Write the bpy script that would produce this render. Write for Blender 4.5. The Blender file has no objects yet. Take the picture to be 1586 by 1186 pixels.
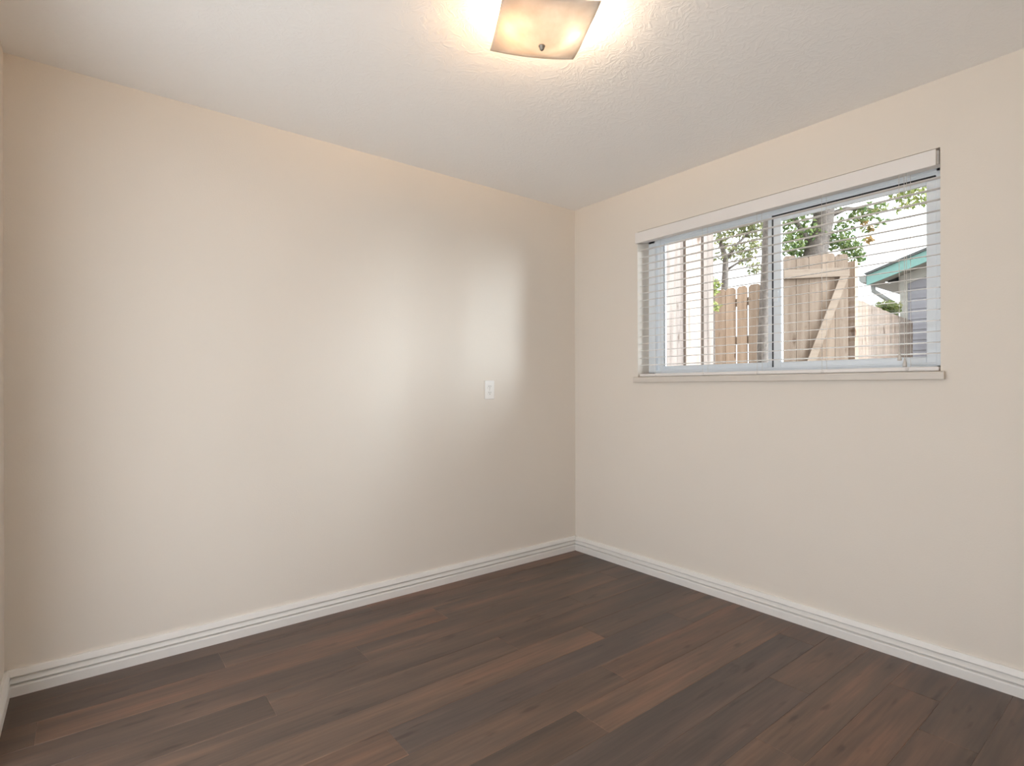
import bpy, bmesh, math, random
from mathutils import Vector, Matrix

C = bpy.context.scene.collection
SC = bpy.context.scene
random.seed(7)

# ------------------------------------------------------------------ camera
F_PX = 841.566
YAW = 0.905884
CAM = Vector((-2.775, -2.803, 1.1717))
ROLL = -0.001907
cam_d = bpy.data.cameras.new('camera')
cam_d.sensor_fit = 'HORIZONTAL'
cam_d.sensor_width = 36.0
cam_d.lens = F_PX / 1586 * 36.0
cam_d.shift_y = (599.1 - 593) / 1586
cam_d.clip_start = 0.02
cam = bpy.data.objects.new('camera', cam_d)
C.objects.link(cam)
fw = Vector((math.cos(YAW), math.sin(YAW), 0))
rt = Vector((math.sin(YAW), -math.cos(YAW), 0))
up = Vector((0, 0, 1))
c_, s_ = math.cos(ROLL), math.sin(ROLL)
cx = rt * c_ + up * s_
cy = up * c_ - rt * s_
m = Matrix.Identity(4)
for i in range(3):
    m[i][0], m[i][1], m[i][2], m[i][3] = cx[i], cy[i], -fw[i], CAM[i]
cam.matrix_world = m
SC.camera = cam

# ------------------------------------------------------------------ world, sun, exposure
SKY_STRENGTH = 3.15
SUN_ENERGY = 21.0
BULB_STRENGTH = 310.0
SC.view_settings.view_transform = 'Standard'
SC.view_settings.look = 'None'
SC.view_settings.gamma = 1.0
SC.view_settings.use_curve_mapping = False
SC.view_settings.exposure = 0.0
SC.cycles.use_denoising = True
SC.cycles.max_bounces = 14
SC.cycles.diffuse_bounces = 10
SC.cycles.transmission_bounces = 10
SC.cycles.transparent_max_bounces = 24
SC.cycles.sample_clamp_indirect = 6.0
SC.cycles.caustics_reflective = False
SC.cycles.caustics_refractive = False

w = bpy.data.worlds.new('overcast_sky')
SC.world = w
w.use_nodes = True
bg = w.node_tree.nodes['Background']
bg.inputs['Color'].default_value = (0.94, 0.965, 1.0, 1)
bg.inputs['Strength'].default_value = SKY_STRENGTH

sun_d = bpy.data.lights.new('hazy_sun', 'SUN')
sun_d.energy = SUN_ENERGY
sun_d.angle = math.radians(48)
sun_d.color = (0.84, 0.925, 1.0)
sun = bpy.data.objects.new('hazy_sun', sun_d)
C.objects.link(sun)
SUN_DIR = Vector((-0.57, 1.35, -0.30)).normalized()     # the way the light travels
sun.rotation_euler = SUN_DIR.to_track_quat('-Z', 'Y').to_euler()
sun.location = (6, -10, 6)


# ------------------------------------------------------------------ materials
def srgb(r, g, b):
    f = lambda v: (v / 255 / 12.92) if v / 255 <= 0.04045 else ((v / 255 + 0.055) / 1.055) ** 2.4
    return (f(r), f(g), f(b), 1)


def new_mat(name):
    mt = bpy.data.materials.new(name)
    mt.use_nodes = True
    nt = mt.node_tree
    b = nt.nodes['Principled BSDF']
    return mt, nt, b


def coords(nt, scale=(1, 1, 1), kind='Object'):
    tc = nt.nodes.new('ShaderNodeTexCoord')
    mp = nt.nodes.new('ShaderNodeMapping')
    mp.inputs['Scale'].default_value = scale
    nt.links.new(tc.outputs[kind], mp.inputs['Vector'])
    return mp.outputs['Vector']


def noise(nt, vec, scale, detail=3, rough=0.5):
    n = nt.nodes.new('ShaderNodeTexNoise')
    n.inputs['Scale'].default_value = scale
    n.inputs['Detail'].default_value = detail
    n.inputs['Roughness'].default_value = rough
    nt.links.new(vec, n.inputs['Vector'])
    return n.outputs['Fac']


def ramp(nt, fac, stops):
    r = nt.nodes.new('ShaderNodeValToRGB')
    e = r.color_ramp.elements
    while len(e) < len(stops):
        e.new(0.5)
    for k, (p, col) in enumerate(stops):
        e[k].position = p
        e[k].color = col
    nt.links.new(fac, r.inputs['Fac'])
    return r.outputs['Color']


def bump(nt, b, h, strength, dist):
    bp = nt.nodes.new('ShaderNodeBump')
    bp.inputs['Strength'].default_value = strength
    bp.inputs['Distance'].default_value = dist
    nt.links.new(h, bp.inputs['Height'])
    nt.links.new(bp.outputs['Normal'], b.inputs['Normal'])


def mix_col(nt, fac, a, b, mode='MIX'):
    mx = nt.nodes.new('ShaderNodeMix')
    mx.data_type = 'RGBA'
    mx.blend_type = mode
    for sock, v in ((mx.inputs[0], fac), (mx.inputs[6], a), (mx.inputs[7], b)):
        if hasattr(v, 'links'):
            nt.links.new(v, sock)
        else:
            sock.default_value = v
    return mx.outputs[2]


def plain(name, col, rough=0.5, metal=0.0, var=0.05, scale=20.0, bmp=0.0, spec=0.5):
    """a near-plain surface with a faint procedural mottling"""
    mt, nt, b = new_mat(name)
    v = coords(nt)
    n = noise(nt, v, scale)
    lo = tuple(x * (1 - var) for x in col[:3]) + (1,)
    hi = tuple(min(1, x * (1 + var)) for x in col[:3]) + (1,)
    nt.links.new(ramp(nt, n, [(0.3, lo), (0.7, hi)]), b.inputs['Base Color'])
    b.inputs['Roughness'].default_value = rough
    b.inputs['Metallic'].default_value = metal
    b.inputs['Specular IOR Level'].default_value = spec
    if bmp:
        bump(nt, b, n, bmp, 0.002)
    return mt


def paint_mat(name, col, scale, strength, dist, rough=0.65):
    mt, nt, b = new_mat(name)
    v = coords(nt)
    n = noise(nt, v, scale, 4, 0.55)
    big = noise(nt, v, 1.7, 2)
    lo = tuple(x * 0.985 for x in col[:3]) + (1,)
    nt.links.new(ramp(nt, big, [(0.35, lo), (0.65, col)]), b.inputs['Base Color'])
    b.inputs['Roughness'].default_value = rough
    b.inputs['Specular IOR Level'].default_value = 0.25
    bump(nt, b, n, strength, dist)
    return mt


M_WALL = paint_mat('wall_paint', (0.78, 0.728, 0.66, 1), 140, 0.22, 0.002)
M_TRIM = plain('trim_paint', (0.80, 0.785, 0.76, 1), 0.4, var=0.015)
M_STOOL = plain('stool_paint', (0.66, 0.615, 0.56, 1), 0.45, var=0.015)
M_VINYL = plain('window_vinyl', (0.89, 0.945, 1.0, 1), 0.35, var=0.01)  # white vinyl; the blue cast of daylight is put into its base colour
M_GASKET = plain('window_gasket', (0.03, 0.03, 0.035, 1), 0.6)
M_BLIND = plain('blind_white', (0.80, 0.78, 0.765, 1), 0.45, var=0.015, scale=6)
M_CORD = plain('blind_cord', (0.72, 0.70, 0.66, 1), 0.8)
M_TASSEL = plain('tassel_plastic', (0.62, 0.60, 0.57, 1), 0.35)
M_PLATE = plain('plate_plastic', (0.84, 0.825, 0.80, 1), 0.3, var=0.01)
M_SLOT = plain('outlet_slot', (0.05, 0.05, 0.05, 1), 0.6)
M_STEEL = plain('screw_steel', (0.55, 0.54, 0.52, 1), 0.3, 1.0)
M_NICKEL = plain('finial_nickel', (0.30, 0.27, 0.235, 1), 0.4, 0.8)

# ceiling: brushed stipple texture
mt, nt, b = new_mat('ceiling_texture')
v = coords(nt)
wn = nt.nodes.new('ShaderNodeTexNoise')
wn.inputs['Scale'].default_value = 9
wn.inputs['Detail'].default_value = 2
nt.links.new(v, wn.inputs['Vector'])
vm = nt.nodes.new('ShaderNodeVectorMath')
vm.operation = 'MULTIPLY_ADD'
nt.links.new(wn.outputs['Color'], vm.inputs[0])
vm.inputs[1].default_value = (0.22, 0.22, 0.0)
nt.links.new(v, vm.inputs[2])
st = nt.nodes.new('ShaderNodeTexNoise')
st.inputs['Scale'].default_value = 60
st.inputs['Detail'].default_value = 3
st.inputs['Roughness'].default_value = 0.5
nt.links.new(vm.outputs['Vector'], st.inputs['Vector'])
hh = ramp(nt, st.outputs['Fac'], [(0.46, (0, 0, 0, 1)), (0.62, (1, 1, 1, 1))])
b.inputs['Base Color'].default_value = (0.92, 0.912, 0.90, 1)
b.inputs['Roughness'].default_value = 0.75
b.inputs['Specular IOR Level'].default_value = 0.2
bump(nt, b, hh, 0.22, 0.003)
M_CEIL = mt

# floor planks: per-plank tint and seed come from mesh attributes
mt, nt, b = new_mat('dark_plank_floor')
v = coords(nt)
seed = nt.nodes.new('ShaderNodeAttribute')
seed.attribute_name = 'seed'
tint = nt.nodes.new('ShaderNodeAttribute')
tint.attribute_name = 'tint'
off = nt.nodes.new('ShaderNodeVectorMath')
off.operation = 'MULTIPLY_ADD'
nt.links.new(seed.outputs['Color'], off.inputs[0])
off.inputs[1].default_value = (37.0, 11.0, 5.0)
nt.links.new(v, off.inputs[2])


def mapped(vec, sc):
    mp = nt.nodes.new('ShaderNodeMapping')
    mp.inputs['Scale'].default_value = sc
    nt.links.new(vec, mp.inputs['Vector'])
    return mp.outputs['Vector']


broad = noise(nt, mapped(off.outputs['Vector'], (0.9, 7.0, 1)), 1.6, 3, 0.5)
grain = noise(nt, mapped(off.outputs['Vector'], (3.0, 70.0, 1)), 1.0, 5, 0.6)
knots = noise(nt, mapped(off.outputs['Vector'], (6.0, 26.0, 1)), 0.9, 2, 0.5)
base = ramp(nt, broad, [(0.28, (0.080, 0.057, 0.046, 1)), (0.5, (0.112, 0.076, 0.058, 1)), (0.72, (0.172, 0.104, 0.073, 1))])
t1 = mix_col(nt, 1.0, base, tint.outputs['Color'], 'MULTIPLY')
gr = ramp(nt, grain, [(0.30, (0.74, 0.73, 0.72, 1)), (0.70, (1.18, 1.17, 1.16, 1))])
t2 = mix_col(nt, 1.0, t1, gr, 'MULTIPLY')
kn = ramp(nt, knots, [(0.63, (1, 1, 1, 1)), (0.74, (0.60, 0.56, 0.54, 1))])
t3 = mix_col(nt, 1.0, t2, kn, 'MULTIPLY')
nt.links.new(t3, b.inputs['Base Color'])
rr = ramp(nt, grain, [(0.2, (0.31, 0.31, 0.31, 1)), (0.8, (0.43, 0.43, 0.43, 1))])
nt.links.new(rr, b.inputs['Roughness'])
b.inputs['Specular IOR Level'].default_value = 0.5
bump(nt, b, grain, 0.10, 0.001)
M_FLOOR = mt
M_SUBFLOOR = plain('floor_seam', (0.05, 0.036, 0.03, 1), 0.7)

# window glass: mostly clear with a surface reflection
mt = bpy.data.materials.new('window_glass')
mt.use_nodes = True
nt = mt.node_tree
nt.nodes.clear()
o = nt.nodes.new('ShaderNodeOutputMaterial')
mx = nt.nodes.new('ShaderNodeMixShader')
tr = nt.nodes.new('ShaderNodeBsdfTransparent')
tr.inputs['Color'].default_value = (0.97, 0.985, 0.98, 1)
gl = nt.nodes.new('ShaderNodeBsdfGlossy')
gl.inputs['Roughness'].default_value = 0.02
fr = nt.nodes.new('ShaderNodeFresnel')
fr.inputs['IOR'].default_value = 1.25
nt.links.new(fr.outputs[0], mx.inputs[0])
nt.links.new(tr.outputs[0], mx.inputs[1])
nt.links.new(gl.outputs[0], mx.inputs[2])
nt.links.new(mx.outputs[0], o.inputs['Surface'])
M_GLASS = mt

# frosted, faintly marbled lamp glass
mt = bpy.data.materials.new('frosted_lamp_glass')
mt.use_nodes = True
nt = mt.node_tree
nt.nodes.clear()
o = nt.nodes.new('ShaderNodeOutputMaterial')
v = coords(nt)
cl = noise(nt, v, 14, 3, 0.6)
col = ramp(nt, cl, [(0.3, (0.82, 0.77, 0.72, 1)), (0.7, (0.97, 0.95, 0.92, 1))])
tl = nt.nodes.new('ShaderNodeBsdfTranslucent')
dk = mix_col(nt, 1.0, col, (0.41, 0.41, 0.41, 1), 'MULTIPLY')
nt.links.new(dk, tl.inputs['Color'])
tp = nt.nodes.new('ShaderNodeBsdfTransparent')
tp.inputs['Color'].default_value = (1, 1, 1, 1)
df = nt.nodes.new('ShaderNodeBsdfDiffuse')
nt.links.new(col, df.inputs['Color'])
m1 = nt.nodes.new('ShaderNodeMixShader')
m1.inputs[0].default_value = 0.5
nt.links.new(tl.outputs[0], m1.inputs[1])
nt.links.new(df.outputs[0], m1.inputs[2])
m2 = nt.nodes.new('ShaderNodeMixShader')
m2.inputs[0].default_value = 0.02
nt.links.new(m1.outputs[0], m2.inputs[1])
nt.links.new(tp.outputs[0], m2.inputs[2])
nt.links.new(m2.outputs[0], o.inputs['Surface'])
M_SHADE = mt


def bulb_mat(name, col, strength):
    mt, nt, b = new_mat(name)
    b.inputs['Base Color'].default_value = (0.9, 0.88, 0.84, 1)
    b.inputs['Emission Color'].default_value = col
    b.inputs['Emission Strength'].default_value = strength
    return mt


M_BULB_W = bulb_mat('warm_bulb', (1.0, 0.56, 0.23, 1), BULB_STRENGTH)
M_BULB_N = bulb_mat('soft_bulb', (1.0, 0.74, 0.50, 1), BULB_STRENGTH)


def wood_mat(name, dark, mid, light, along='Z', board=0.135):
    """weathered fence boards: long grain, knots, a slightly different tone per board (attribute 'seed')"""
    mt, nt, b = new_mat(name)
    v = coords(nt)
    sd = nt.nodes.new('ShaderNodeAttribute')
    sd.attribute_name = 'seed'
    of = nt.nodes.new('ShaderNodeVectorMath')
    of.operation = 'MULTIPLY_ADD'
    nt.links.new(sd.outputs['Color'], of.inputs[0])
    of.inputs[1].default_value = (13.0, 17.0, 23.0)
    nt.links.new(v, of.inputs[2])
    sc = {'Z': (14, 14, 0.9), 'X': (0.9, 14, 14)}[along]
    mp = nt.nodes.new('ShaderNodeMapping')
    mp.inputs['Scale'].default_value = sc
    nt.links.new(of.outputs['Vector'], mp.inputs['Vector'])
    g = noise(nt, mp.outputs['Vector'], 1.6, 4, 0.6)
    mp2 = nt.nodes.new('ShaderNodeMapping')
    mp2.inputs['Scale'].default_value = {'Z': (9, 9, 3.5), 'X': (3.5, 9, 9)}[along]
    nt.links.new(of.outputs['Vector'], mp2.inputs['Vector'])
    k = noise(nt, mp2.outputs['Vector'], 1.2, 2, 0.5)
    base = ramp(nt, g, [(0.28, dark), (0.5, mid), (0.72, light)])
    tone = ramp(nt, sd.outputs['Fac'], [(0.2, (0.74, 0.74, 0.75, 1)), (0.8, (1.16, 1.13, 1.11, 1))])
    a1 = mix_col(nt, 1.0, base, tone, 'MULTIPLY')
    kn = ramp(nt, k, [(0.66, (1, 1, 1, 1)), (0.73, (0.45, 0.38, 0.33, 1))])
    a2 = mix_col(nt, 1.0, a1, kn, 'MULTIPLY')
    nt.links.new(a2, b.inputs['Base Color'])
    b.inputs['Roughness'].default_value = 0.85
    b.inputs['Specular IOR Level'].default_value = 0.2
    return mt


M_FENCE = wood_mat('fence_cedar', (0.216, 0.150, 0.105, 1), (0.301, 0.213, 0.152, 1), (0.371, 0.279, 0.211, 1))
M_FENCE_PALE = wood_mat('fence_pale', (0.115, 0.086, 0.071, 1), (0.205, 0.166, 0.143, 1), (0.245, 0.205, 0.180, 1))
M_FENCE_X = wood_mat('fence_cedar_long', (0.189, 0.142, 0.108, 1), (0.250, 0.194, 0.150, 1), (0.292, 0.236, 0.189, 1), 'X')
M_BARK = plain('bark', (0.099, 0.080, 0.068, 1), 0.9, var=0.35, scale=30, bmp=0.6)
M_GROUND = plain('yard_soil', (0.210, 0.175, 0.133, 1), 0.95, var=0.3, scale=5)
M_BOUNCE_SLAB = plain('bounce_slab', (0.72, 0.705, 0.68, 1), 0.9, var=0.06, scale=4)  # pale, so the added slab bounces sky light indoors
M_SIDING = plain('house_siding', (0.256, 0.246, 0.274, 1), 0.7, var=0.05)
M_HTRIM = plain('house_trim', (0.355, 0.338, 0.309, 1), 0.6, var=0.04)
M_TEAL = plain('teal_fascia', (0.200, 0.365, 0.340, 1), 0.5, var=0.04)
M_ROOF = plain('roof_shingle', (0.101, 0.106, 0.106, 1), 0.9, var=0.25, scale=40)
M_GUTTER = plain('gutter_metal', (0.277, 0.277, 0.267, 1), 0.5, var=0.03)


M_GATE = wood_mat('gate_weathered', (0.125, 0.090, 0.066, 1), (0.178, 0.134, 0.102, 1), (0.225, 0.178, 0.142, 1))
M_FENCE_TAN = wood_mat('fence_tan', (0.141, 0.103, 0.081, 1), (0.194, 0.148, 0.116, 1), (0.240, 0.184, 0.150, 1))


def leaf_mat(name, lo, hi):
    mt = bpy.data.materials.new(name)
    mt.use_nodes = True
    nt = mt.node_tree
    nt.nodes.clear()
    o = nt.nodes.new('ShaderNodeOutputMaterial')
    at = nt.nodes.new('ShaderNodeAttribute')
    at.attribute_name = 'seed'
    col = ramp(nt, at.outputs['Fac'], [(0.0, lo), (1.0, hi)])
    d = nt.nodes.new('ShaderNodeBsdfDiffuse')
    t = nt.nodes.new('ShaderNodeBsdfTranslucent')
    nt.links.new(col, d.inputs['Color'])
    nt.links.new(col, t.inputs['Color'])
    mx = nt.nodes.new('ShaderNodeMixShader')
    mx.inputs[0].default_value = 0.4
    nt.links.new(d.outputs[0], mx.inputs[1])
    nt.links.new(t.outputs[0], mx.inputs[2])
    nt.links.new(mx.outputs[0], o.inputs['Surface'])
    return mt


M_LEAF_MID = leaf_mat('leaf_mid', (0.080, 0.145, 0.051, 1), (0.246, 0.289, 0.116, 1))
M_LEAF_OLIVE = leaf_mat('leaf_olive', (0.127, 0.149, 0.082, 1), (0.315, 0.299, 0.149, 1))
M_LEAF_YELLOW = leaf_mat('leaf_yellow', (0.151, 0.216, 0.054, 1), (0.335, 0.335, 0.135, 1))


# ------------------------------------------------------------------ mesh helpers
class MB:
    def __init__(self):
        self.v, self.f, self.s, self.t = [], [], [], []

    def add(self, verts, faces, seed=None, tint=None):
        n = len(self.v)
        self.v += [Vector(p) for p in verts]
        sd = seed if seed is not None else (0.5, 0.5, 0.5)
        tn = tint if tint is not None else (1, 1, 1)
        for f in faces:
            self.f.append(tuple(i + n for i in f))
            self.s.append(sd)
            self.t.append(tn)
        return self

    def box(self, x0, x1, y0, y1, z0, z1, **k):
        return self.add([(x0, y0, z0), (x1, y0, z0), (x1, y1, z0), (x0, y1, z0), (x0, y0, z1), (x1, y0, z1), (x1, y1, z1), (x0, y1, z1)],
                        [(0, 3, 2, 1), (4, 5, 6, 7), (0, 1, 5, 4), (1, 2, 6, 5), (2, 3, 7, 6), (3, 0, 4, 7)], **k)

    def prism(self, prof, fn, t0, t1, **k):
        """closed profile (list of 2D) swept between two stations; fn(p, t) -> 3D point"""
        n = len(prof)
        vs = [fn(p, t0) for p in prof] + [fn(p, t1) for p in prof]
        fs = [(i, (i + 1) % n, n + (i + 1) % n, n + i) for i in range(n)]
        fs += [tuple(range(n - 1, -1, -1)), tuple(range(n, 2 * n))]
        return self.add(vs, fs, **k)

    def tube(self, pts, rads, seg=10, **k):
        pts = [Vector(p) for p in pts]
        if not hasattr(rads, '__len__'):
            rads = [rads] * len(pts)
        vs, fs = [], []
        ref = None
        for i, p in enumerate(pts):
            d = (pts[min(i + 1, len(pts) - 1)] - pts[max(i - 1, 0)]).normalized()
            if ref is None:
                ref = Vector((1, 0, 0)) if abs(d.x) < 0.8 else Vector((0, 1, 0))
            a = (ref - d * ref.dot(d)).normalized()
            bb = d.cross(a)
            ref = a
            for j in range(seg):
                t = 2 * math.pi * j / seg
                vs.append(p + (a * math.cos(t) + bb * math.sin(t)) * rads[i])
        for i in range(len(pts) - 1):
            for j in range(seg):
                j2 = (j + 1) % seg
                fs.append((i * seg + j, i * seg + j2, (i + 1) * seg + j2, (i + 1) * seg + j))
        fs.append(tuple(range(seg - 1, -1, -1)))
        n = (len(pts) - 1) * seg
        fs.append(tuple(range(n, n + seg)))
        return self.add(vs, fs, **k)

    def lathe(self, prof, cen, axis='Z', seg=24, **k):
        vs, fs = [], []
        for r, h in prof:
            for j in range(seg):
                t = 2 * math.pi * j / seg
                a, bb = r * math.cos(t), r * math.sin(t)
                q = {'Z': (a, bb, h), 'Y': (a, h, bb), 'X': (h, a, bb)}[axis]
                vs.append(Vector(cen) + Vector(q))
        for i in range(len(prof) - 1):
            for j in range(seg):
                j2 = (j + 1) % seg
                fs.append((i * seg + j, i * seg + j2, (i + 1) * seg + j2, (i + 1) * seg + j))
        fs.append(tuple(range(seg - 1, -1, -1)))
        n = (len(prof) - 1) * seg
        fs.append(tuple(range(n, n + seg)))
        return self.add(vs, fs, **k)

    def build(self, name, mat, parent=None, bevel=0.0, smooth=False, attrs=False, seg=2):
        me = bpy.data.meshes.new(name)
        me.from_pydata([tuple(p) for p in self.v], [], self.f)
        if attrs:
            for nm, data in (('seed', self.s), ('tint', self.t)):
                a = me.attributes.new(nm, 'FLOAT_COLOR', 'FACE')
                flat = []
                for q in data:
                    flat += [q[0], q[1], q[2], 1.0]
                a.data.foreach_set('color', flat)
        me.materials.append(mat)
        bm = bmesh.new()
        bm.from_mesh(me)
        bmesh.ops.recalc_face_normals(bm, faces=bm.faces)
        bm.to_mesh(me)
        bm.free()
        if smooth:
            for p in me.polygons:
                p.use_smooth = True
        ob = bpy.data.objects.new(name, me)
        C.objects.link(ob)
        if parent is not None:
            ob.parent = parent
        if bevel:
            md = ob.modifiers.new('bevel', 'BEVEL')
            md.width = bevel
            md.segments = seg
            md.limit_method = 'ANGLE'
        return ob


def structure(ob, label=None):
    ob['kind'] = 'structure'
    if label:
        ob['label'] = label
    return ob


def tag(ob, label, cat, group=None):
    ob['label'] = label
    ob['category'] = cat
    if group:
        ob['group'] = group
    return ob


def thing(name, label, cat, loc=(0, 0, 0), rz=0.0, group=None):
    o = bpy.data.objects.new(name, None)
    o.empty_display_size = 0.1
    C.objects.link(o)
    o.location = loc
    o.rotation_euler = (0, 0, rz)
    return tag(o, label, cat, group)


def rs():
    return (random.random(), random.random(), random.random())


# ------------------------------------------------------------------ room shell
H = 2.44
X0, Y0 = -3.02, -2.95          # far walls behind and beside the camera
T = 0.18
OY0, OY1, OZ0, OZ1 = -2.13, -0.566, 1.205, 2.158   # window opening in the right wall

# floor: individual planks with eased edges, laid along the left wall
fm = MB()
fm.box(X0 - T, 0.0, Y0 - T, 0.0, -0.06, -0.004, tint=(0.35, 0.35, 0.35))
PW = 0.1602
rows = [-0.113 - PW * k for k in range(-1, 20)]
# end joints along each row and tints (left plank first)
joints = {0: [-1.589], 1: [-2.316, -0.72], 2: [-2.911, -1.33], 3: [-1.818, -0.22], 4: [-2.24, -0.66], 5: [-2.84, -1.257],
          6: [-2.45, -0.87], 7: [-1.966, -0.40], 8: [-2.65, -1.072], 9: [-2.96, -1.38], 10: [-1.77, -0.187], 11: [-2.19, -0.609],
          12: [-2.60, -1.02], 13: [-1.86, -0.281], 14: [-2.12, -0.538], 15: [-1.5], 16: [-2.5, -0.9], 17: [-1.9, -0.3], 18: [-1.2], 19: [-2.2]}
D_, N_, R_, G_, L_ = (0.86, 0.86, 0.87), (1.0, 1.0, 1.0), (1.20, 1.06, 0.97), (0.82, 0.89, 1.0), (1.18, 1.13, 1.08)
tints = {0: [N_, R_], 1: [D_, N_, D_], 2: [D_, R_, N_], 3: [D_, N_, N_], 4: [D_, N_, N_], 5: [D_, N_, D_], 6: [N_, L_, N_],
         7: [R_, G_, N_], 8: [R_, N_, R_], 9: [R_, D_, L_], 10: [N_, G_, D_], 11: [D_, G_, N_], 12: [N_, N_, L_], 13: [R_, R_, D_], 14: [N_, D_, N_]}
for k in range(20):
    ya, yb = rows[k + 1], rows[k]
    yb = min(yb, 0.0)
    ya = max(ya, Y0 - T)
    if ya >= yb:
        continue
    xs = [X0 - T] + sorted(joints.get(k, [])) + [0.0]
    for i in range(len(xs) - 1):
        xa, xb = xs[i], xs[i + 1]
        tn = tints.get(k, [N_] * 4)
        tn = tn[min(i, len(tn) - 1)]
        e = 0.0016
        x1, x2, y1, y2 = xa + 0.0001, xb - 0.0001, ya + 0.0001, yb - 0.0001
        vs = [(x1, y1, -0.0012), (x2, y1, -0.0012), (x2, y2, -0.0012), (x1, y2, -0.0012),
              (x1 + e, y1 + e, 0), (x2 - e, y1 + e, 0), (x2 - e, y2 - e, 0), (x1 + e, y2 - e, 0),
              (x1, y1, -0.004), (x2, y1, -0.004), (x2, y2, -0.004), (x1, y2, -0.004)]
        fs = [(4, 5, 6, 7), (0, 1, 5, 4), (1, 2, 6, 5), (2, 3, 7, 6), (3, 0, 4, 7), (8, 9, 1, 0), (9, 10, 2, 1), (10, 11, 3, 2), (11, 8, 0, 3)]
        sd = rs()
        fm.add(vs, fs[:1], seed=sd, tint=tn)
        fm.add(vs, fs[1:], seed=sd, tint=tuple(q * 1.35 for q in tn))   # paler eased edges
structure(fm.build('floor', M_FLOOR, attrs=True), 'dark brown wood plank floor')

structure(MB().box(X0 - T, T, Y0 - T, T, H, H + 0.12).build('ceiling', M_CEIL), 'white brush-textured ceiling')
structure(MB().box(X0 - T, T, 0.0, T, -0.06, H).build('wall_left', M_WALL), 'beige painted wall with the outlet')
wr = MB()
wr.box(0, T, Y0 - T, 0.0, -0.06, OZ0)
wr.box(0, T, Y0 - T, 0.0, OZ1, H)
wr.box(0, T, OY1, 0.0, OZ0, OZ1)
wr.box(0, T, Y0 - T, OY0, OZ0, OZ1)
structure(wr.build('wall_right', M_WALL), 'beige painted wall with the window')
# unseen wide doorway added in the wall beside the camera to bring in fill light
DY0, DY1, DZ = -2.84, -0.52, 2.08
wf = MB()
wf.box(X0 - T, X0, DY1, 0.0, -0.06, H)
wf.box(X0 - T, X0, Y0 - T, DY0, -0.06, H)
wf.box(X0 - T, X0, DY0, DY1, DZ, H)
wf.box(X0 - T, X0, DY0, DY1, -0.06, -0.004)
structure(wf.build('wall_front', M_WALL), 'beige wall at the left edge of the view')
cs = MB()
cs.box(X0 - 0.001, X0 + 0.016, DY1, DY1 + 0.06, 0.0, DZ + 0.06)
cs.box(X0 - 0.001, X0 + 0.016, DY0 - 0.06, DY0, 0.0, DZ + 0.06)
cs.box(X0 - 0.001, X0 + 0.016, DY0, DY1, DZ, DZ + 0.06)
structure(cs.build('trim_2', M_TRIM, bevel=0.003), 'casing around the added, unseen doorway')
structure(MB().box(X0, 0.0, Y0 - T, Y0, -0.06, H).build('wall_back', M_WALL))

# baseboards: stepped profile with two grooves (depth, height)
BP = [(0, 0), (0.0165, 0), (0.0165, 0.0340), (0.0160, 0.0370), (0.0145, 0.0395), (0.0110, 0.0415), (0.0045, 0.0428), (0.0020, 0.0435), (0.0020, 0.0500),
      (0.0165, 0.0500), (0.0172, 0.0512), (0.0168, 0.0530), (0.0050, 0.0665), (0.0020, 0.0675), (0.0020, 0.0760), (0.0178, 0.0760), (0.0186, 0.0774), (0.0180, 0.0795), (0.0110, 0.0985), (0.0090, 0.100), (0, 0.100)]
structure(MB().prism(BP, lambda p, t: (t, -p[0], p[1]), X0, 0.0).build('baseboard_left', M_TRIM))
structure(MB().prism(BP, lambda p, t: (-p[0], t, p[1]), Y0, 0.0).build('baseboard_right', M_TRIM))
structure(MB().prism(BP, lambda p, t: (X0 + p[0], t, p[1]), DY1 + 0.06, 0.0).build('baseboard_front', M_TRIM))
structure(MB().prism(BP, lambda p, t: (t, Y0 + p[0], p[1]), X0, 0.0).build('baseboard_back', M_TRIM))

# window stool (sill board)
SZ = 1.233
st_ = MB()
st_.prism([(0.118, SZ - 0.027), (0.118, SZ), (-0.001, SZ), (-0.001, SZ - 0.027)], lambda p, t: (p[0], t, p[1]), OY0, OY1)
st_.prism([(-0.0008, SZ - 0.033), (-0.0008, SZ), (-0.019, SZ), (-0.0225, SZ - 0.002), (-0.024, SZ - 0.006), (-0.024, SZ - 0.033)],
          lambda p, t: (p[0], t, p[1]), OY0 - 0.016, OY1 + 0.020)
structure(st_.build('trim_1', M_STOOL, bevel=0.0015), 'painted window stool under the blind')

# ------------------------------------------------------------------ window
win = bpy.data.objects.new('window_1', None)
C.objects.link(win)
win.location = (0, 0, 0)
structure(win, 'white vinyl horizontal slider window')
FX0, FX1 = 0.112, 0.168
fz0, fz1 = SZ, OZ1
fr_ = MB()
fr_.box(FX0, FX1, OY1 - 0.050, OY1, fz0, fz1)          # left jamb
fr_.box(FX0, FX1, OY0, OY0 + 0.042, fz0, fz1)          # right jamb
fr_.box(FX0, FX1, OY0, OY1, fz1 - 0.062, fz1)          # head
fr_.box(FX0, FX1, OY0, OY1, fz0, fz0 + 0.030)          # sill
fr_.box(FX0 + 0.002, FX0 + 0.008, OY0 + 0.03, OY1 - 0.03, fz0 + 0.030, fz0 + 0.042)   # front track rib
fr_.box(FX0 + 0.002, FX0 + 0.007, OY0 + 0.03, OY1 - 0.03, fz1 - 0.074, fz1 - 0.062)   # top track rib
fr_.build('window_frame', M_VINYL, win, bevel=0.003)


def sash(name, x0, x1, ya, yb, za, zb, wl, wr_, wt, wb):
    s = MB()
    s.box(x0, x1, yb - wl, yb, za, zb)
    s.box(x0, x1, ya, ya + wr_, za, zb)
    s.box(x0, x1, ya + wr_, yb - wl, zb - wt, zb)
    s.box(x0, x1, ya + wr_, yb - wl, za, za + wb)
    return s.build(name, M_VINYL, win, bevel=0.003)


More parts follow.
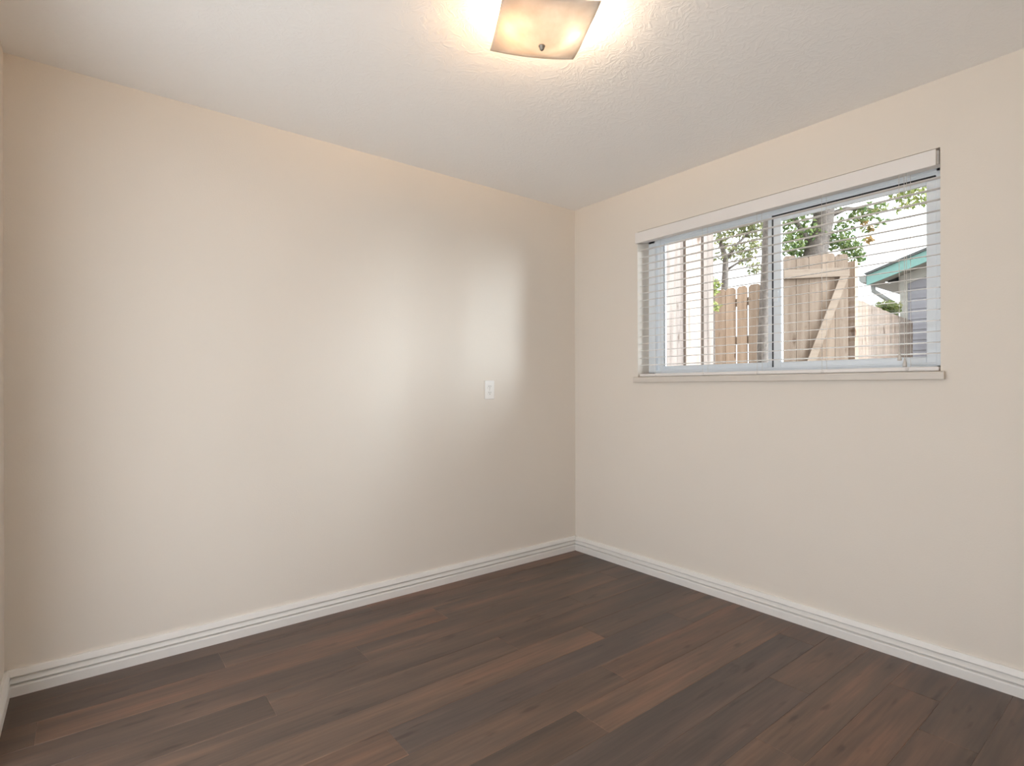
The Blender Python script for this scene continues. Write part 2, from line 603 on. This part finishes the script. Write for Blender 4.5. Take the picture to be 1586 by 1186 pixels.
# fixed light on the left, sliding sash on the right
fx = sash('fixed_sash', 0.138, 0.162, -1.385, OY1 - 0.050, fz0 + 0.030, fz1 - 0.062, 0.052, 0.045, 0.012, 0.040)
g = MB()
g.box(0.1365, 0.138, OY1 - 0.106, OY1 - 0.102, fz0 + 0.07, fz1 - 0.074)
g.build('glazing_bead', M_GASKET, fx)
MB().box(0.148, 0.152, -1.342, OY1 - 0.100, fz0 + 0.068, fz1 - 0.072).build('glass_pane', M_GLASS, fx)
sl = sash('sliding_sash', 0.116, 0.134, OY0 + 0.042, -1.380, fz0 + 0.030, fz1 - 0.083, 0.040, 0.036, 0.026, 0.038)
MB().box(0.123, 0.127, OY0 + 0.076, -1.418, fz0 + 0.066, fz1 - 0.107).build('glass_pane', M_GLASS, sl)
g = MB()
g.box(0.1155, 0.136, -1.3795, -1.3735, fz0 + 0.030, fz1 - 0.0635)       # shadowed weatherstrip slot beside the meeting stile
g.box(0.1155, 0.136, OY0 + 0.045, -1.3735, fz1 - 0.0815, fz1 - 0.0745)  # and along the top rail
g.build('weatherstrip', M_GASKET, sl)
lk = MB().box(0.104, 0.116, -1.412, -1.385, 1.62, 1.68)
lk.build('latch', M_VINYL, sl, bevel=0.003)

# ------------------------------------------------------------------ blind
bl = thing('window_blind', 'white two-inch slat blind with valance hung inside the window opening, slats open', 'blind', (0.035, -1.348, SZ))
BX, BY, BZ = 0.035, -1.348, SZ


def L(x, y, z):
    return (x - BX, y - BY, z - BZ)


def lbox(mb, x0, x1, y0, y1, z0, z1):
    return mb.box(x0 - BX, x1 - BX, y0 - BY, y1 - BY, z0 - BZ, z1 - BZ)


va = lbox(MB(), -0.0145, -0.0025, -2.119, -0.558, 2.084, 2.1515)
va.build('valance', M_BLIND, bl, bevel=0.0025)
hr = MB()
lbox(hr, 0.006, 0.064, -2.124, -0.573, 2.094, 2.150)
hr.build('headrail', M_BLIND, bl, bevel=0.002)
# slat profile: 50 mm wide, lightly crowned, inner edge lower
TILT = math.radians(7.3)


def slat_profile(z, wd=0.050, th=0.0021, crown=0.0012):
    top, bot = [], []
    for i in range(9):
        u = -1 + 2 * i / 8
        x = u * wd / 2
        h = crown * (1 - u * u)
        ct, sn = math.cos(TILT), math.sin(TILT)
        for lst, hh_ in ((top, h + th / 2), (bot, h - th / 2)):
            lst.append((x * ct - hh_ * sn, x * sn + hh_ * ct + z))
    return top + bot[::-1]


SY0, SY1 = -2.122, -0.574
SLZ = [1.310 + 0.0459 * k for k in range(17)]
first = None
for z in SLZ:
    if first is None:
        s = MB().prism(slat_profile(0), lambda p, t: (p[0], t, p[1]), SY0 - BY, SY1 - BY)
        first = s.build('slat', M_BLIND, bl)
        ob = first
    else:
        ob = first.copy()
        C.objects.link(ob)
        ob.parent = bl
    ob.location = (0, 0, z - BZ)
br = lbox(MB(), 0.010, 0.060, SY0, SY1, SZ + 0.002, SZ + 0.0205)
rail = br.build('bottom_rail', M_BLIND, bl, bevel=0.004)
LAD = [-0.697, -1.025, -1.346, -1.667, -2.010]
for y in LAD:
    lad = MB()
    for dx, dz in ((-0.0262, -0.0032), (0.0262, 0.0032)):
        lad.tube([L(BX + dx, y, SZ + 0.02), L(BX + dx, y, 2.10)], 0.0008, 6)
        for z in SLZ:
            pass
    for z in SLZ:
        zz = -0.0032
        lad.tube([L(BX - 0.0262, y, z - 0.0052), L(BX + 0.0262, y, z + 0.0010)], 0.0006, 5)
    lad.build('ladder_cord', M_CORD, bl)
    plug = MB().lathe([(0.0001, 0), (0.006, 0.0), (0.007, -0.002), (0.005, -0.0045), (0.0001, -0.005)], L(0.0105, y, SZ + 0.011), 'X', 14)
    plug.build('cord_plug', M_BLIND, rail, smooth=True)
for k, (y, zb) in enumerate(((-1.985, 1.290), (-2.004, 1.262))):
    lc = MB().tube([L(-0.0005, y, 2.098), L(-0.0012, y - 0.001, 1.7), L(-0.002, y - 0.002, zb + 0.030)], 0.0010, 6)
    cd = lc.build('lift_cord', M_CORD, bl)
    ts = MB().lathe([(0.0015, 0.038), (0.003, 0.037), (0.0045, 0.026), (0.0075, 0.012), (0.0085, 0.003), (0.0070, 0.0), (0.0001, 0.0)],
                    L(-0.006, y - 0.003, zb - 0.008), 'Z', 14)
    ts.build('tassel', M_TASSEL, cd, smooth=True)

# ------------------------------------------------------------------ outlet on the left wall
OX, OZ = -0.762, 1.1535
ot = thing('wall_outlet', 'white duplex electrical outlet on the left wall near the corner', 'outlet', (OX, 0, OZ))
MB().box(-0.0375, 0.0375, -0.0065, -0.0002, -0.0595, 0.0595).build('cover_plate', M_PLATE, ot, bevel=0.003)
for sz in (1, -1):
    rc = MB()
    prof = []
    for i in range(28):
        a = 2 * math.pi * i / 28
        prof.append((0.0175 * math.cos(a), max(-0.0135, min(0.0135, 0.0175 * math.sin(a))) + sz * 0.0195))
    rc.prism(prof, lambda p, t: (p[0], t, p[1]), -0.0085, -0.004)
    r = rc.build('receptacle', M_PLATE, ot, bevel=0.0006)
    sm = MB()
    sm.box(-0.0075, -0.0052, -0.0089, -0.0080, sz * 0.0195 - 0.001, sz * 0.0195 + 0.0075)
    sm.box(0.0052, 0.0075, -0.0089, -0.0080, sz * 0.0195 - 0.0005, sz * 0.0195 + 0.0070)
    sm.lathe([(0.0001, -0.0089), (0.0025, -0.0089), (0.0025, -0.0080), (0.0001, -0.0080)], (0, 0, sz * 0.0195 - 0.0075), 'Y', 12)
    sm.build('slots', M_SLOT, r)
MB().lathe([(0.0001, -0.0078), (0.0025, -0.0076), (0.0032, -0.0066), (0.0032, -0.006)], (0, 0, 0), 'Y', 14).build('screw', M_STEEL, ot)

# ------------------------------------------------------------------ ceiling light
LX, LY = -1.555, -1.415
lamp = thing('ceiling_light', 'square frosted glass ceiling light with two lit bulbs, mounted flush on the ceiling', 'ceiling light', (LX, LY, H), math.radians(-28))
pan = MB()
pan.lathe([(0.0001, 0), (0.068, 0), (0.068, -0.012), (0.060, -0.020), (0.0001, -0.020)], (0, 0, 0), 'Z', 32)
pan.tube([(0, 0, -0.018), (0, 0, -0.102)], 0.004, 10)
pan.build('base_plate', M_PLATE, lamp, smooth=False)
for sx, bm_ in ((-1, M_BULB_W), (1, M_BULB_N)):
    sk = MB().tube([(sx * 0.030, 0, -0.036), (sx * 0.066, 0, -0.040)], [0.017, 0.016], 16)
    sk.box(sx * 0.030 - 0.008, sx * 0.030 + 0.008, -0.008, 0.008, -0.036, -0.018)
    sk.build('bulb_socket', M_PLATE, lamp)
    prof = [(0.012, 0.0), (0.013, 0.008), (0.020, 0.018), (0.0255, 0.030), (0.0265, 0.040), (0.024, 0.050), (0.017, 0.058), (0.008, 0.062), (0.0001, 0.063)]
    bb = MB().lathe([(r, sx * (h + 0.062)) for r, h in prof], (0, 0, -0.041), 'X', 20)
    bb.build('light_bulb', bm_, lamp, smooth=True)
# slumped square glass
N = 28
A = 0.156
gv, gf = [], []
for j in range(N + 1):
    for i in range(N + 1):
        u, v_ = -1 + 2 * i / N, -1 + 2 * j / N
        dip = (1 - u * u) * (1 - v_ * v_)
        # the rim waves a little, lifting into the corners
        z = -0.058 - 0.052 * dip ** 1.7 + 0.010 * (u * u * v_ * v_) + 0.002 * math.sin(4 * v_ + 2) * u * u
        gv.append((u * A, v_ * A, z))
for j in range(N):
    for i in range(N):
        a0 = j * (N + 1) + i
        gf.append((a0, a0 + 1, a0 + N + 2, a0 + N + 1))
sh = MB().add(gv, gf).build('glass_shade', M_SHADE, lamp, smooth=True)
md = sh.modifiers.new('thick', 'SOLIDIFY')
md.thickness = 0.004
MB().lathe([(0.0001, -0.128), (0.004, -0.127), (0.0075, -0.122), (0.0085, -0.116), (0.011, -0.1135), (0.011, -0.111), (0.0001, -0.111)],
           (0, 0, 0), 'Z', 18).build('finial', M_NICKEL, lamp, smooth=True)

# ------------------------------------------------------------------ outside: yard
GZ = 0.45
structure(MB().box(X0 - 6.0, X0 - T - 0.01, -7.0, 3.0, -0.30, -0.10).build('ground', M_BOUNCE_SLAB), 'added pale slab outside the added doorway')  # unseen slab, added to bounce sky light in through the doorway
structure(MB().box(T + 0.01, 22, -14, 14, GZ - 0.2, GZ).build('ground', M_GROUND), 'bare yard beyond the window')


def picket(mb, u0, u1, h0, h1, th=0.018, y=0.0, ear=0.025):
    """one dog-eared board standing in the local x-z plane"""
    e = min(ear, (u1 - u0) / 2.5)
    prof = [(u0, h0), (u1, h0), (u1, h1 - e), (u1 - e, h1), (u0 + e, h1), (u0, h1 - e)]
    mb.prism(prof, lambda p, t: (p[0], t, p[1]), y, y + th, seed=rs())


# pale tall fence beside the window, running away from the house
nf = thing('wooden_fence', 'tall pale plank fence running out close beside the left of the window', 'fence', (0.20, -0.33, GZ))
mb = MB()
edges = [0.0, 0.13, 0.26, 0.395, 0.514, 0.654, 0.765, 0.893, 1.012]
for i in range(len(edges) - 1):
    lapped = i % 2
    picket(mb, edges[i] - 0.010 * lapped, edges[i + 1] + 0.010 * lapped, 0.03, 2.12 + 0.006 * (i % 3), y=-0.020 * lapped, ear=0.004)
mb.build('board_panel', M_FENCE_PALE, nf, attrs=True)
for z in (0.3, 1.1, 1.9):
    MB().box(0.0, 1.03, 0.019, 0.057, z, z + 0.09, seed=rs()).build('fence_rail', M_FENCE_X, nf, attrs=True)
MB().box(0.96, 1.035, 0.058, 0.13, 0, 2.1, seed=rs()).build('fence_post', M_FENCE_PALE, nf, attrs=True)

# dog-ear fence facing the window
mf = thing('wooden_fence', 'brown dog-ear picket fence facing the window, left of the gate', 'fence', (3.0, 1.955, GZ), math.radians(-90))
mb = MB()
x = 0.0
k = 0
while x < 1.80:
    hgt = 1.845 + random.uniform(-0.008, 0.008)
    gap = 0.018 if k in (10, 11) else 0.003
    picket(mb, x + 0.0015, x + 0.136 - gap, 0.03, hgt, y=0.0)
    x += 0.1365
    k += 1
mb.build('board_panel', M_FENCE, mf, attrs=True)
for z in (0.25, 1.20, 1.63):
    MB().box(0.0, 1.90, 0.019, 0.057, z, z + 0.085, seed=rs()).build('fence_rail', M_FENCE_X, mf, attrs=True)
for x in (0.02, 1.78):
    MB().box(x, x + 0.085, 0.058, 0.143, 0, 1.8, seed=rs()).build('fence_post', M_FENCE, mf, attrs=True)

# gate with header and diagonal brace
gt = thing('wooden_gate', 'wooden yard gate with a top rail and long diagonal brace', 'gate', (3.084, -0.026, GZ), math.radians(-51.8))
mb = MB()
for i in range(5):
    picket(mb, 0.004 + i * 0.124, 0.124 + i * 0.124, 0.05, 2.10 + (0.012, -0.004, 0.01, 0.016, 0.0)[i], y=0.0, ear=0.02)
mb.build('board_panel', M_GATE, gt, attrs=True)
# the camera side is local -y
MB().box(0.0, 0.622, -0.038, -0.001, 1.862, 1.955, seed=rs()).build('top_rail', M_FENCE_X, gt, attrs=True)
MB().box(0.0, 0.622, -0.038, -0.001, 0.22, 0.31, seed=rs()).build('bottom_rail', M_FENCE_X, gt, attrs=True)
bw = 0.085
mb = MB()
p0, p1 = Vector((0.02, 0.0, 0.312)), Vector((0.575, 0, 1.860))
d = (p1 - p0).normalized()
n_ = Vector((d.z, 0, -d.x)) * bw / 2
pr = [(p0 + n_), (p1 + n_), (p1 - n_), (p0 - n_)]
pr[0].z = max(pr[0].z, 0.312)
pr[2].z = min(pr[2].z, 1.861)
pr[1].z = 1.861
pr[3].z = 0.312
mb.prism([(q.x, q.z) for q in pr], lambda p, t: (p[0], t, p[1]), -0.037, -0.001, seed=(0.9, 0.4, 0.2))
mb.build('diagonal_brace', M_FENCE_X, gt, attrs=True)
tag(MB().box(3.718 - 0.040, 3.718 + 0.040, -0.461 - 0.040, -0.461 + 0.040, GZ, 2.51, seed=(0.3, 0.2, 0.6)).build('gate_post', M_FENCE, attrs=True),
    'square wooden post on the right side of the gate', 'post')
tag(MB().box(3.085 - 0.068, 3.085 - 0.008, -0.02 + 0.022, -0.02 + 0.06, GZ, 2.52, seed=(0.1, 0.6, 0.3)).build('gate_post', M_FENCE, attrs=True),
    'square wooden post between the gate and the picket fence', 'post')

# fence running back from the gate
rf = thing('wooden_fence', 'tan plank fence running back from the gate toward the grey house', 'fence', (4.12, -0.352, GZ), math.radians(6.0))
mb = MB()
x = 0.0
k = 0
while x < 3.05:
    hgt = 1.72 + random.uniform(-0.006, 0.006)
    picket(mb, x + 0.002, x + 0.136, 0.03, hgt, y=0.0, ear=0.01 if k != 15 else 0.05)
    x += 0.1375
    k += 1
mb.build('board_panel', M_FENCE_TAN, rf, attrs=True)
for z in (0.25, 0.95, 1.5):
    MB().box(0.0, 3.05, 0.019, 0.057, z, z + 0.085, seed=rs()).build('fence_rail', M_FENCE_X, rf, attrs=True)

# ------------------------------------------------------------------ neighbour's house: gable end with teal fascia
hs = thing('neighbor_house', 'grey sided house with teal eave boards beyond the fence', 'house', (7.35, 0.16, GZ), math.radians(-90))
# local x to the right along the gable wall, local y away from the camera, wall corner at the origin
SL = 0.304
EZ = 2.324           # rake underside height above ground at the eave tip
tipx = -0.36
WL = 3.2            # half width of the gable
ridge = tipx + WL
mb = MB()
lap = 0.16
top_at = lambda x: EZ + 0.02 + SL * (x - tipx)
z = 0.0
while z < top_at(ridge):
    z2 = z + lap
    xa = 0.0
    if z > top_at(0) - 0.02:
        xa = (z - EZ - 0.02) / SL + tipx
    xb = 2 * ridge - xa
    if xb - xa > 0.1:
        zc = min(z2, top_at(ridge))
        mb.prism([(0.0, z), (0.0, zc), (-0.005, zc), (-0.022, z)], lambda p, t: (t, p[0], p[1]), xa + 0.02 if xa == 0 else xa, xb)
    z = z2
mb.box(0.02, 2 * ridge - 0.02, 0.0, 5.0, 0, top_at(0))
mb.build('siding_wall', M_SIDING, hs)
MB().box(0.0, 0.10, -0.035, 0.10, 0, top_at(0.0)).build('corner_board', M_HTRIM, hs)
# frieze board under the rake
fz = MB()
fz.prism([(0.0, top_at(0) - 0.16), (0.0, top_at(0)), (ridge, top_at(ridge)), (ridge, top_at(ridge) - 0.16)], lambda p, t: (p[0], t, p[1]), -0.034, -0.001)
fz.build('frieze_board', M_HTRIM, hs)
# roof slabs with overhang toward the camera
OV = 0.35
rfm = MB()
for sgn in (1, -1):
    f = (lambda x: x) if sgn == 1 else (lambda x: 2 * ridge - x)
    rfm.prism([(f(tipx), EZ + 0.165), (f(ridge), EZ + 0.165 + SL * (ridge - tipx)), (f(ridge), EZ + 0.205 + SL * (ridge - tipx)), (f(tipx - 0.03), EZ + 0.193)],
              lambda p, t: (p[0], t, p[1]), -OV - 0.03, 5.2)
rfm.build('roof', M_ROOF, hs)
fa = MB()
fa.prism([(tipx, EZ), (ridge, EZ + SL * (ridge - tipx)), (ridge, EZ + 0.164 + SL * (ridge - tipx)), (tipx, EZ + 0.164)], lambda p, t: (p[0], t, p[1]), -OV, -OV + 0.03)
fa.build('rake_board', M_TEAL, hs)
so = MB()
so.prism([(tipx + 0.01, EZ + 0.03), (ridge, EZ + 0.03 + SL * (ridge - tipx)), (ridge, EZ + 0.045 + SL * (ridge - tipx)), (tipx + 0.01, EZ + 0.045)],
         lambda p, t: (p[0], t, p[1]), -OV + 0.03, 0.0)
so.box(tipx + 0.02, 0.0, 0.0, 5.0, EZ + 0.03, EZ + 0.045)
so.build('soffit', M_HTRIM, hs)
gu = MB()
gu.prism([(tipx - 0.003, EZ + 0.05), (tipx - 0.07, EZ + 0.05), (tipx - 0.10, EZ + 0.085), (tipx - 0.105, EZ + 0.15), (tipx - 0.003, EZ + 0.15)],
         lambda p, t: (p[0], t, p[1]), -OV - 0.01, 5.0)
gu.build('gutter', M_GUTTER, hs)
dp = MB()
dp.tube([(tipx + 0.04, -OV + 0.15, EZ + 0.02), (tipx + 0.05, -OV + 0.15, EZ - 0.08), (tipx + 0.13, -OV + 0.17, EZ - 0.15), (-0.13, -0.06, EZ - 0.25),
         (-0.06, -0.05, EZ - 0.30), (-0.045, -0.05, EZ - 0.40), (-0.045, -0.05, 0.05)], 0.035, 10)
dp.build('downspout', M_GUTTER, hs, smooth=True)


# ------------------------------------------------------------------ trees
def foliage(cl, size, mat, parent, org, name='foliage', n_per=190):
    """many small folded leaves around cluster centres (world coords given, made local to org)"""
    mb = MB()
    for (cx_, cy_, cz_, r, nn) in cl:
        for _ in range(int(n_per * nn)):
            while True:
                q = Vector((random.uniform(-1, 1), random.uniform(-1, 1), random.uniform(-1, 1)))
                if q.length < 1:
                    break
            q = Vector((q.x * r, q.y * r, q.z * r * 0.75))
            p = Vector((cx_, cy_, cz_)) + q - Vector(org)
            s = size * random.uniform(0.6, 1.25)
            a = Vector((random.gauss(0, 1), random.gauss(0, 1), random.gauss(0, 0.7) - 0.3)).normalized()
            bvec = Vector((random.gauss(0, 1), random.gauss(0, 1), random.gauss(0, 1)))
            bvec = (bvec - a * bvec.dot(a)).normalized()
            nrm = a.cross(bvec)
            w_ = s * 0.30
            tip = p + a * s
            mid1 = p + a * s * 0.45 + bvec * w_ + nrm * w_ * 0.35
            mid2 = p + a * s * 0.45 - bvec * w_ + nrm * w_ * 0.35
            cen = p + a * s * 0.5
            mb.add([p, mid1, tip, mid2, cen], [(0, 1, 4), (1, 2, 4), (0, 4, 3), (4, 2, 3)], seed=(random.random(),) * 3)
    return mb.build(name, mat, parent, attrs=True)


def trunk(mb, pts, rads, org, seg=12):
    return mb.tube([Vector(p) - Vector(org) for p in pts], rads, seg)


# slender trunk in front of the picket fence
org = (2.60, -0.03, GZ)
ta = thing('tree', 'slender grey tree trunk rising before the picket fence beside the window centre bar', 'tree', org)
mb = MB()
trunk(mb, [(2.60, -0.03, GZ), (2.612, -0.04, 1.42), (2.64, -0.06, 2.2), (2.665, -0.08, 2.93), (2.70, -0.10, 3.9), (2.72, -0.08, 4.8)],
      [0.075, 0.055, 0.05, 0.048, 0.04, 0.02], org)
trunk(mb, [(2.67, -0.085, 3.1), (2.85, 0.15, 3.6), (3.05, 0.40, 3.9)], [0.03, 0.022, 0.012], org, 8)
mb.build('trunk', M_BARK, ta, smooth=True)
foliage([(2.8, 0.1, 4.1, 0.6, 3), (2.7, -0.3, 4.6, 0.6, 3), (3.0, 0.5, 4.1, 0.5, 2)], 0.075, M_LEAF_MID, ta, org)

# small tree behind the picket fence
org = (3.70, 1.016, GZ)
tb = thing('tree', 'small leafy tree growing just behind the brown picket fence', 'tree', org)
mb = MB()
trunk(mb, [(3.70, 1.016, GZ), (3.70, 1.014, 2.40), (3.713, 1.005, 2.82), (3.66, 1.046, 3.03), (3.60, 1.08, 3.5)], [0.06, 0.045, 0.036, 0.028, 0.015], org, 10)
trunk(mb, [(3.713, 1.005, 2.80), (3.83, 0.92, 3.0), (4.0, 0.80, 3.2)], [0.025, 0.018, 0.01], org, 8)
trunk(mb, [(3.708, 1.008, 2.66), (3.86, 0.90, 2.78), (3.98, 0.80, 2.80)], [0.018, 0.012, 0.007], org, 8)
mb.build('trunk', M_BARK, tb, smooth=True)
foliage([(3.655, 1.051, 3.07, 0.14, 0.5), (3.75, 0.974, 2.95, 0.14, 0.35), (3.88, 0.872, 2.87, 0.16, 0.7), (3.98, 0.794, 2.99, 0.16, 0.6), (3.88, 0.871, 3.22, 0.2, 1.1),
         (4.05, 0.743, 3.22, 0.2, 1.0), (4.01, 0.769, 2.72, 0.12, 0.3), (3.654, 1.051, 2.84, 0.10, 0.2), (3.75, 1.0, 3.3, 0.25, 1.2), (3.95, 0.85, 3.5, 0.3, 1.5)],
        0.058, M_LEAF_OLIVE, tb, org)

# big tree behind the gate
org = (5.10, 0.55, GZ)
tc = thing('tree', 'large tree with a thick trunk standing behind the wooden gate', 'tree', org)
mb = MB()
trunk(mb, [(5.10, 0.55, GZ), (5.11, 0.54, 1.8), (5.144, 0.518, 2.98), (5.236, 0.446, 3.47), (5.272, 0.418, 4.0), (5.30, 0.40, 5.0), (5.35, 0.40, 6.0)],
      [0.22, 0.17, 0.15, 0.13, 0.12, 0.09, 0.04], org, 16)
trunk(mb, [(5.16, 0.50, 3.05), (5.00, 0.62, 3.30), (4.85, 0.72, 3.6)], [0.05, 0.035, 0.02], org, 8)
trunk(mb, [(5.24, 0.44, 3.5), (5.48, 0.254, 3.62), (5.72, 0.061, 3.62), (5.90, -0.07, 3.58)], [0.05, 0.03, 0.018, 0.008], org, 8)
trunk(mb, [(5.29, 0.40, 4.4), (5.45, 0.0, 4.5), (5.55, -0.42, 4.2), (5.58, -0.46, 3.75)], [0.05, 0.03, 0.018, 0.008], org, 8)
mb.build('trunk', M_BARK, tc, smooth=True)
foliage([(4.92, 0.69, 3.56, 0.22, 1.4), (5.03, 0.61, 3.3, 0.22, 1.4), (4.89, 0.72, 3.12, 0.18, 1.1), (5.13, 0.70, 3.07, 0.18, 0.9), (5.41, 0.31, 3.20, 0.20, 1.7),
         (5.55, 0.20, 3.07, 0.16, 1.1), (5.62, 0.15, 2.93, 0.10, 0.3), (5.48, 0.25, 3.43, 0.16, 0.5), (5.62, 0.14, 3.52, 0.14, 0.45), (5.73, 0.06, 3.56, 0.14, 0.5),
         (5.83, -0.02, 3.65, 0.12, 0.4), (5.73, 0.06, 3.34, 0.07, 0.15), (5.87, -0.05, 3.43, 0.06, 0.12), (5.06, 0.58, 3.74, 0.25, 1.6), (5.34, 0.36, 3.74, 0.2, 0.8),
         (5.2, 0.9, 3.4, 0.35, 1.8), (5.3, 0.5, 4.4, 0.6, 4)], 0.064, M_LEAF_MID, tc, org)
foliage([(5.49, -0.39, 3.66, 0.13, 0.55), (5.65, -0.51, 3.70, 0.13, 0.6), (5.55, -0.44, 3.52, 0.09, 0.25), (5.43, -0.34, 3.46, 0.06, 0.1), (5.72, -0.56, 3.58, 0.09, 0.3),
         (5.5, -0.3, 4.0, 0.3, 1.5)], 0.064, M_LEAF_YELLOW, tc, org, 'branch_foliage')

M_LEAF_RUST = leaf_mat('leaf_rust', (0.30, 0.20, 0.09, 1), (0.45, 0.30, 0.13, 1))
foliage([(5.72, 0.05, 3.20, 0.06, 0.16), (5.74, 0.03, 3.36, 0.06, 0.10), (5.66, 0.10, 3.42, 0.05, 0.08)], 0.07, M_LEAF_RUST, tc, org, 'rust_foliage')

# shrub showing above the far fence
org = (6.76, 0.30, GZ)
tsb = thing('shrub', 'yellow green shrub showing over the tan fence by the house corner', 'shrub', org)
mb = MB()
for k in range(5):
    a = k * 1.256
    mb.tube([(0, 0, 0), (0.10 * math.cos(a), 0.10 * math.sin(a), 1.0), (0.12 * math.cos(a), 0.12 * math.sin(a), 1.85)], [0.02, 0.014, 0.006], 7)
mb.build('stems', M_BARK, tsb)
foliage([(6.77, 0.14, 2.36, 0.14, 1.2), (6.70, 0.22, 2.36, 0.13, 0.9), (6.82, 0.10, 2.34, 0.11, 0.8), (6.76, 0.26, 2.1, 0.2, 2)], 0.06, M_LEAF_YELLOW, tsb, org)
# leafy sapling at the end of the pale fence
org = (1.75, -0.03, GZ)
sp = thing('sapling', 'bright green sapling sprig at the end of the pale fence', 'plant', org)
MB().tube([(0, 0, 0), (-0.03, -0.02, 0.9), (-0.05, -0.03, 1.72)], [0.012, 0.009, 0.003], 7).build('stem', M_BARK, sp)
foliage([(1.69, -0.07, 2.10, 0.05, 0.25), (1.685, -0.07, 2.03, 0.05, 0.25), (1.70, -0.06, 1.9, 0.06, 0.3)], 0.045, M_LEAF_YELLOW, sp, org)
